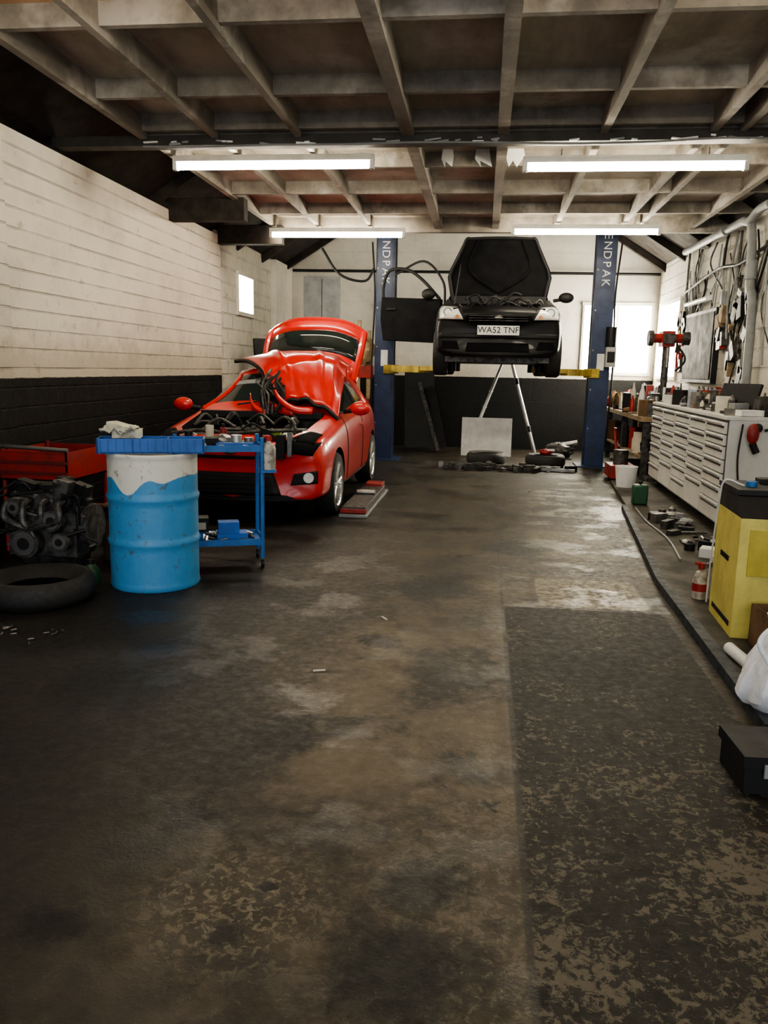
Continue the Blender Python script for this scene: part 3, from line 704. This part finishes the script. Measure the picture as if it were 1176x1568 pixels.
b.cyl((.24,0,.35),(.29,0,.35),.15,cast); b.cyl((.14,-.2,.58),(.16,-.22,.68),.04,cast)
b.obj('block',E,bevel=.006)
def openbox(b,x,y,w,d,h,m,t=.008,z=0):
    b.bx(x-w/2,x+w/2,y-d/2,y+d/2,z,z+t,m)
    b.bx(x-w/2,x+w/2,y-d/2,y-d/2+t,z,z+h,m); b.bx(x-w/2,x+w/2,y+d/2-t,y+d/2,z,z+h,m)
    b.bx(x-w/2,x-w/2+t,y-d/2,y+d/2,z,z+h,m); b.bx(x+w/2-t,x+w/2,y-d/2,y+d/2,z,z+h,m)
b=MB()
openbox(b,0,0,.32,.32,.42,card); b.box((-.0,-.20,.40),(.31,.10,.006),card,rx=-.5); b.box((.19,0,.43),(.09,.30,.006),card,ry=-.4)
b.obj('cardboard_box',loc=(-2.62,5.70,0),rz=.15)
e=empty('red_tool_cart',(-3.36,6.0,0))
b=MB(); openbox(b,0,0,.55,.7,.22,redm,.012,.56); b.bx(-.27,.27,-.34,.34,.25,.28,redm)
for z in(.62,.70): b.bx(-.28,.28,-.362,-.35,z-.01,z+.01,M('dark_red_trim',(.12,.01,.008),.5))
for x in(-.25,.25):
    for y in(-.32,.32): b.cyl((x,y,0),(x,y,.8),.018,redm)
b.cyl((-.25,-.37,.82),(.3,-.37,.80),.016,steel); b.bx(-.2,.15,-.2,.2,.57,.7,black); b.obj('frame',e)
b=MB()
for i in range(16):
    x=rnd.uniform(-2.6,-2.2);y=rnd.uniform(3.7,4.05); a=rnd.uniform(0,3)
    b.cyl((x,y,.008),(x+.03*math.cos(a),y+.03*math.sin(a),.01),.004,steel,seg=6)
for p,a in (((-.73,3.62),1.9),((-.52,4.5),.6)): b.box((p[0],p[1],.004),(.010,.06,.006),cream,rz=a)
b.obj('scattered_bolts')
b=MB(); b.lathe([(0,0),(.06,0),(.065,.02),(.06,.1),(.025,.14)],(0,0,0),green,seg=16); b.cyl((0,0,.13),(0,0,.17),.022,black); b.obj('green_oil_bottle',loc=(-2.53,4.88,0))

# ramp beside red car
b=MB(); b.bx(-.14,.14,-.9,.9,0,.03,greyp); b.bx(-.12,.12,-.85,.75,.03,.10,cast); b.box((0,-.86,.06),(.26,.03,.04),redm); b.box((0,.75,.10),(.2,.25,.06),redm); b.cyl((-.1,0,.12),(.1,0,.12),.03,steel); b.obj('scissor_lift_platform',loc=(-1.22,8.55,0),bevel=.005)

# ------------------------------------------------------------ cabinet
C=empty('tool_cabinet',(2.10,7.2,0),rad(-1.5))
Lc=3.5
b=MB(); b.bx(.02,.72,0,Lc,.10,1.03,cabw); b.bx(-.01,.74,-.01,Lc+.01,1.03,1.06,cabw); b.bx(.06,.7,.03,Lc-.03,.06,.10,black)
for y in(.1,1.2,2.3,3.4): b.cyl((.12,y,0),(.12,y,.07),.03,black); b.cyl((.62,y,0),(.62,y,.07),.03,black)
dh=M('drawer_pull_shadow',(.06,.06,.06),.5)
cols=[.02,.70,1.38,2.10,2.80,3.48]
for ci in range(5):
    y0,y1=cols[ci]+.012,cols[ci+1]-.012
    rows=[.12,.30,.44,.56,.68,.80,.90,1.01] if ci%2==0 else [.12,.40,.52,.64,.76,.88,1.01]
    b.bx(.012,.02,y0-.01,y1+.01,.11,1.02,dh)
    for r in range(len(rows)-1):
        b.bx(-.008,.015,y0,y1,rows[r]+.006,rows[r+1]-.006,cabw)
        b.bx(-.026,-.008,y0+.03,y1-.03,rows[r+1]-.034,rows[r+1]-.014,alum)
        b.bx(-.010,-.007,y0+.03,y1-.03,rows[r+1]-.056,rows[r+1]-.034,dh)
b.obj('drawers',C,bevel=.003)
b=MB()
b.ball((.20,-.06,.92),(.05,.04,.09),redm); b.cyl((.20,-.06,.84),(.24,-.06,.76),.03,black); b.ball((.24,-.04,.97),(.04,.04,.04),black)
b.tube([(.12,-.03,1.0),(.10,-.04,.7),(.14,-.04,.4),(.2,-.05,.15)],.008,black); b.tube([(.3,-.03,.95),(.42,-.04,.98),(.55,-.04,.97)],.012,black)
b.obj('hanging_tools',C)
def clutter(name,x0,x1,y0,y1,z,n,seed,mx=.16,pal=None,parent=None):
    rnd=random.Random(seed); b=MB(); pal=pal or [black,black,black,white,steel,redm,cast,cast,greyp,card,cream,bluetray]
    for i in range(n):
        x=rnd.uniform(x0,x1);y=rnd.uniform(y0,y1);k=rnd.random();m=rnd.choice(pal);h=rnd.uniform(.03,mx)
        if k<.3: b.box((x,y,z+h/2),(rnd.uniform(.05,.18),rnd.uniform(.05,.18),h),m,rz=rnd.uniform(0,3))
        elif k<.6:
            r=rnd.uniform(.02,.045); b.lathe([(0,0),(r,0),(r,h*.8),(r*.5,h*.95),(r*.4,h*1.1),(0,h*1.1)],(x,y,z),m,seg=14)
        elif k<.8:
            a=rnd.uniform(0,3); l=rnd.uniform(.05,.14); b.cyl((x-l*math.cos(a),y-l*math.sin(a),z+.015),(x+l*math.cos(a),y+l*math.sin(a),z+.02),.012,steel,seg=8)
        else: b.ball((x,y,z+h*.4),(rnd.uniform(.04,.1),rnd.uniform(.04,.1),h*.4),m,wob=.12,seed=i)
    return b.obj(name,parent)
clutter('bench_top_clutter',.08,.6,.1,3.4,1.06,170,7,.20,[black,black,cast,cast,steel,redm,greyp,card,cream,white],parent=C)
b=MB(); b.box((.24,.62,1.20),(.03,.42,.28),black,ry=.35,rz=.6); b.bx(.08,.40,.2,.6,1.06,1.085,black); b.box((.2,.1,1.09),(.2,.12,.05),white,rz=.2); b.obj('laptop',C)
b=MB(); b.ball((.25,1.1,1.10),(.12,.2,.05),ragm,wob=.2,seed=4); b.ball((.3,1.5,1.10),(.1,.14,.06),ragm,wob=.25,seed=6); b.obj('rag',C)

# slab with curb on right
b=MB(); slabm=M('grey_painted_slab',(.050,.043,.030),.65,var=.6,scale=3,bump=.3); curbm=M('dark_curb_paint',(.03,.037,.046),.6,var=.6,bump=.6,scale=12)
b.prism([(1.27,3.22,0),(3.1,3.22,0),(3.1,10.9,0),(1.75,10.9,0),(1.60,8.8,0),(1.31,5.6,0)],(0,0,.05),slabm)
b.prism([(1.20,3.22,0),(1.27,3.22,0),(1.31,5.6,0),(1.60,8.8,0),(1.55,8.8,0),(1.255,5.6,0)],(0,0,.058),curbm)
b.obj('trim_2',smooth=False)
C.location.z=.05

# yellow battery charger unit
Yb=empty('battery_starter_unit',(1.39,4.36,.05),rad(-3))
b=MB(); b.bx(0,.44,0,.52,.0,.66,yellow); b.prism([(0,0,.66),(0,.52,.66),(.0,.52,.78),(.0,.12,.78)],(.44,0,0),black); b.bx(-.006,.446,.1,.53,.77,.80,black)
b.cyl((.1,.25,.80),(.1,.25,.83),.03,M('blue_cap',(.02,.15,.4),.4)); b.cyl((.25,.25,.80),(.25,.25,.83),.03,redm); b.box((.3,.42,.81),(.25,.1,.04),black)
b.bx(.05,.40,-.008,0,.35,.60,M('label_panel',(.5,.42,.06),.4)); b.bx(-.004,0,.05,.45,.05,.08,black)
b.obj('body',Yb,bevel=.012)
text('side_label','BATTERY',(-.003,.26,.40),(rad(90),0,rad(-90)),.045,black,Yb)
b=MB(); b.tube([(.05,.2,.81),(-.04,.25,.83),(-.05,.3,.7),(-.02,.5,.3),(.0,.6,.03)],.005,white); b.tube([(.35,.3,.81),(.3,-.04,.78),(.2,-.08,.6),(.3,-.05,.4)],.014,redm); b.obj('cables',Yb)
b=MB(); openbox(b,0,0,.26,.2,.22,card); b.obj('parcel_box',loc=(1.60,4.20,.05),rz=.1)
# bag: slumped, pleated sack with tied ears
b=MB(); rows=[]; rb=random.Random(15)
prof=[(.02,.0),(.14,.0),(.175,.04),(.18,.10),(.165,.17),(.13,.24),(.08,.30),(.045,.33),(.05,.36),(.085,.40)]
ph=[rb.uniform(0,6) for _ in range(4)]
for (r,z) in prof:
    row=[]
    for k in range(41):
        a=2*math.pi*k/40; q=1+.07*math.sin(5*a+ph[0]+z*9)+.05*math.sin(9*a+ph[1]-z*14)+.03*math.sin(17*a+ph[2])
        row.append((r*q*math.cos(a)+.03*math.sin(z*8),r*q*math.sin(a)*.95,z+.012*math.sin(3*a+ph[3])*(z>.02)))
    rows.append(row)
b.grid(rows,bagm); b.tube([(.02,0,.33),(-.08,-.06,.36),(-.14,-.09,.30),(-.10,-.11,.22)],.009,bagm); b.obj('plastic_bag',loc=(1.33,3.44,.058),solid=.003)
b=MB(); b.cyl((0,0,.03),(0,.3,.03),.03,white); b.obj('roll_of_paper',loc=(1.34,3.80,.05),rz=.1)
# toolbox
b=MB(); b.bx(0,.5,0,.24,.0,.10,black); b.bx(-.01,.51,-.01,.25,.10,.145,black); b.bx(.18,.32,.1,.16,.145,.165,black); b.bx(.06,.10,-.02,-.01,.07,.12,greyp); b.bx(.15,.30,-.013,-.01,.02,.09,white)
b.obj('black_toolbox',loc=(.97,2.74,0),rz=.05,bevel=.01)
# spray bottle
b=MB(); b.lathe([(0,0),(.045,0),(.048,.01),(.048,.12),(.03,.17),(.014,.18),(.014,.2)],(0,0,0),M('bottle_label',(.55,.5,.42),.4,var=.7,scale=25),seg=20); b.cyl((0,0,.05),(0,0,.10),.049,redm); b.cyl((0,0,.19),(0,0,.23),.02,redm); b.cyl((0,0,.225),(-.04,0,.225),.01,redm); b.obj('spray_cleaner_bottle',loc=(1.43,5.15,.05))

# ------------------------------------------------------------ back area
TY=[(.19,.02),(.27,0),(.30,.03),(.31,.06),(.31,.13),(.30,.16),(.27,.19),(.19,.17)]
b=MB(); b.lathe(TY,(0,0,0),rubber,seg=40,closed=True)
b.obj('car_tyre',loc=(.10,12.75,0),ang=60); 
b=MB(); b.lathe(TY,(0,0,0),rubber,seg=40,closed=True)
b.ball((0,0,.22),(.1,.08,.05),redm,wob=.2); b.box((.05,.02,.25),(.18,.06,.03),white,rz=.5); b.obj('car_tyre.001',loc=(1.02,12.7,0),ang=60)
b=MB(); rnd=random.Random(8)
b.box((.4,12.1,.035),(1.6,.08,.06),cast,rz=-.03); b.box((-.2,12.0,.03),(.7,.06,.05),cast,rz=.15); b.box((1.1,12.0,.03),(.6,.05,.04),steel,rz=-.2)
for i in range(34): 
    x=rnd.uniform(-.6,1.4); h=rnd.uniform(.04,.10); b.box((x,12.08+rnd.uniform(-.28,.2),h/2),(rnd.uniform(.05,.22),.06,h),rnd.choice([cast,black,cast,steel,black]),rz=rnd.uniform(0,3))
b.obj('scrap_metal_parts')
# stepladder
b=MB(); xa,ya,za=.40,14.55,1.65
for dy in(-.22,.22):
    b.cyl((xa-.05,ya+dy*.4,za),(-.25,ya+dy-.2,0),.026,alum); b.cyl((xa+.08,ya+dy*.4,za),(.98,ya+dy,0),.026,alum)
for k in range(1,6):
    t=k/6; b.box((xa-.05+(-.20-xa)*t,ya-.2*t,za*(1-t)),(.07,.2+.25*t,.02),alum); b.box((xa+.08+(.90-xa)*t,ya,za*(1-t)),(.03,.2+.25*t,.02),alum)
b.box((xa+.01,ya,za),(.2,.28,.03),alum)
for k in(1,3): 
    t=k/4; b.cyl((xa+.08+(.90-xa)*t,ya-.2-.02,za*(1-t)),(xa+.08+(.90-xa)*t-.02,ya-.2,za*(1-t)+.1),.03,black)
b.obj('stepladder')
b=MB(); b.box((0,0,.33),(.86,.02,.66),white,rx=rad(-8)); b.obj('white_board',loc=(.10,13.95,0))
b=MB(); b.box((-1.15,14.9,.75),(.55,.03,1.45),black,rx=rad(-10),rz=.2); b.box((-.95,14.55,.62),(.06,.04,1.3),cast,rx=rad(-12),ry=rad(-18)); b.box((-.85,14.6,.6),(.22,.02,1.15),black,rx=rad(-12),ry=rad(-14)); b.obj('leaning_door_panels')
b=MB(); b.box((0,0,1.62),(.06,.7,.50),black,ry=-.15,rz=-.9); b.cyl((0,0,0),(0,0,1.4),.03,steel); b.box((0,0,.02),(.4,.4,.04),steel); b.obj('display_screen',loc=(-3.2,12.3,0))
b=MB(); b.bx(-.25,.25,-.2,.2,0,.1,black)
for x in(-.2,.0,.17): b.bx(x-.03,x+.03,-.03,.03,.1,2.25-abs(x),woodm)
b.bx(-.25,.25,-.05,.05,1.3,1.5,redm); b.ball((.1,-.05,1.75),(.18,.12,.22),woodm,wob=.15); b.bx(-.2,.2,-.06,.06,.8,.95,redm); b.obj('timber_rack',loc=(-2.1,13.6,0))
# bench on right
WB=empty('workbench')
b=MB(); b.bx(2.15,3.08,11.2,14.6,.82,.88,woodm)
for y in(11.3,13,14.5): b.bx(2.2,2.28,y-.04,y+.04,0,.82,cast); b.bx(2.98,3.06,y-.04,y+.04,0,.82,cast)
b.bx(2.2,3.05,11.3,14.5,.3,.33,woodm); b.obj('bench_frame',WB,smooth=False)
clutter('bench_clutter',2.18,2.95,11.25,14.4,.88,150,21,.42,[black,black,cast,cast,steel,redm,greyp,card,cream,white],parent=WB)
clutter('shelf_clutter',2.25,2.95,11.4,14.4,.33,90,22,.42,[black,black,cast,cast,redm,greyp,card,cream],parent=WB)
b=MB(); b.cyl((0,0,0),(0,0,1.4),.04,cast); b.bx(-.15,.15,-.15,.15,0,.05,cast); b.bx(-.08,.08,-.12,.12,1.76,1.96,redm); b.cyl((0,0,1.3),(0,0,1.8),.045,cast); b.cyl((-.18,0,1.87),(.18,0,1.87),.06,redm); b.cyl((-.24,0,1.87),(-.18,0,1.87),.10,cast); b.cyl((.18,0,1.87),(.28,0,1.87),.085,cast); b.cyl((0,-.1,1.5),(0,-.1,1.75),.025,steel); b.bx(-.16,.16,-.12,.12,1.12,1.16,cast)
b.tube([(.1,-.12,1.8),(.2,-.2,1.6),(.1,-.16,1.45)],.014,black); b.bx(-.07,.07,-.20,-.12,1.8,1.92,cast)
b.obj('pillar_drill',loc=(2.36,11.02,.05)) 
# right wall equipment
WE=empty('wall_mounted_equipment')
b=MB(); b.bx(3.02,3.1,11.3,12.9,1.35,2.35,black); b.bx(3.01,3.02,11.36,12.84,1.4,2.3,M('dark_screen',(.012,.012,.014),.6,spec=.1)); b.obj('wall_screen',WE,bevel=.01)
b=MB(); b.cyl((3.0,11.7,2.50),(3.0,12.9,2.50),.03,M('unlit_tube',(.85,.85,.8),.4)); b.bx(3.03,3.1,11.7,12.9,2.47,2.54,white); b.obj('strip_light',WE)
b=MB(); rnd=random.Random(31)
for i in range(42):
    y=rnd.uniform(9.5,13.3); z=rnd.uniform(2.4,3.3); l=rnd.uniform(.3,1.6)
    b.tube([(3.07,y,z),(3.05,y+rnd.uniform(-.2,.2),z-l*.4),(3.06,y+rnd.uniform(-.5,.5),max(1.2,z-l))],rnd.choice([.008,.012,.016]),rnd.choice([black,black,greyp,greyp,cast]))
b.tube([(3.04,9.4,2.9),(3.04,10.5,2.8),(3.04,11.5,2.85),(3.04,13.2,2.7)],.02,black)
b.obj('electrical_cables',WE)
b=MB(); rnd=random.Random(33)
for i in range(50):
    y=rnd.uniform(9.9,11.2) if i%3 else rnd.uniform(12.9,13.4); z=rnd.uniform(1.1,2.5); b.box((3.04,y,z),(.08,rnd.uniform(.03,.18),rnd.uniform(.04,.28)),rnd.choice([black,cast,redm,black,woodm,steel,cast,greyp]),rx=rnd.uniform(-.6,.6))
b.obj('hanging_hand_tools',WE)
b=MB(); b.tube([(2.95,13.0,3.28),(2.95,10.2,3.24)],.05,greyp,12,False); b.tube([(2.95,10.2,3.24),(2.95,10.0,3.2),(2.97,9.75,3.28),(2.97,9.4,3.28)],.05,greyp,12)
b.tube([(2.97,10.0,3.2),(2.97,9.9,2.9),(2.99,9.9,2.5),(2.99,9.75,2.2),(2.99,9.7,1.2)],.05,greyp,12); b.cyl((2.99,9.9,2.55),(2.99,9.9,2.75),.065,greyp); b.cyl((2.95,10.9,3.25),(2.95,11.05,3.25),.065,greyp)
b.obj('drain_pipe',WE)
# near-post floor items
b=MB(); b.bx(-.17,.17,-.25,.25,.05,.22,redm); b.cyl((-.12,-.2,.05),(.12,-.2,.05),.05,black); b.cyl((-.12,.2,.05),(.12,.2,.05),.05,black); b.cyl((0,0,.2),(0,0,.42),.10,cast); b.tube([(0,.2,.2),(-.05,.3,.6),(-.05,.3,.7)],.02,redm); b.obj('trolley_jack',loc=(1.94,11.35,0))
b=MB(); b.lathe([(0,0),(.11,0),(.14,.26),(.13,.26),(.10,.02)],(0,0,0),white,seg=24); b.obj('white_bucket',loc=(1.84,10.3,.05))
b=MB(); b.bx(-.08,.08,-.06,.06,0,.22,green); b.cyl((0,0,.22),(0,0,.27),.025,black); b.obj('oil_can',loc=(1.75,8.9,.05),bevel=.02)
b=MB(); b.ball((0,0,.13),(.24,.16,.14),cast,wob=.12); b.cyl((-.1,0,.2),(.3,.0,.28),.04,alum); b.obj('gearbox_casing',loc=(1.35,14.0,0)) 
clutter('floor_oddments',1.72,1.98,5.8,8.4,.05,34,41,.10,[black,cast,steel,white,greyp,cast])
b=MB(); b.tube([(1.66,8.6,.06),(1.62,7.8,.06),(1.64,7.0,.06),(1.56,6.2,.06)],.008,greyp); b.obj('extension_lead')
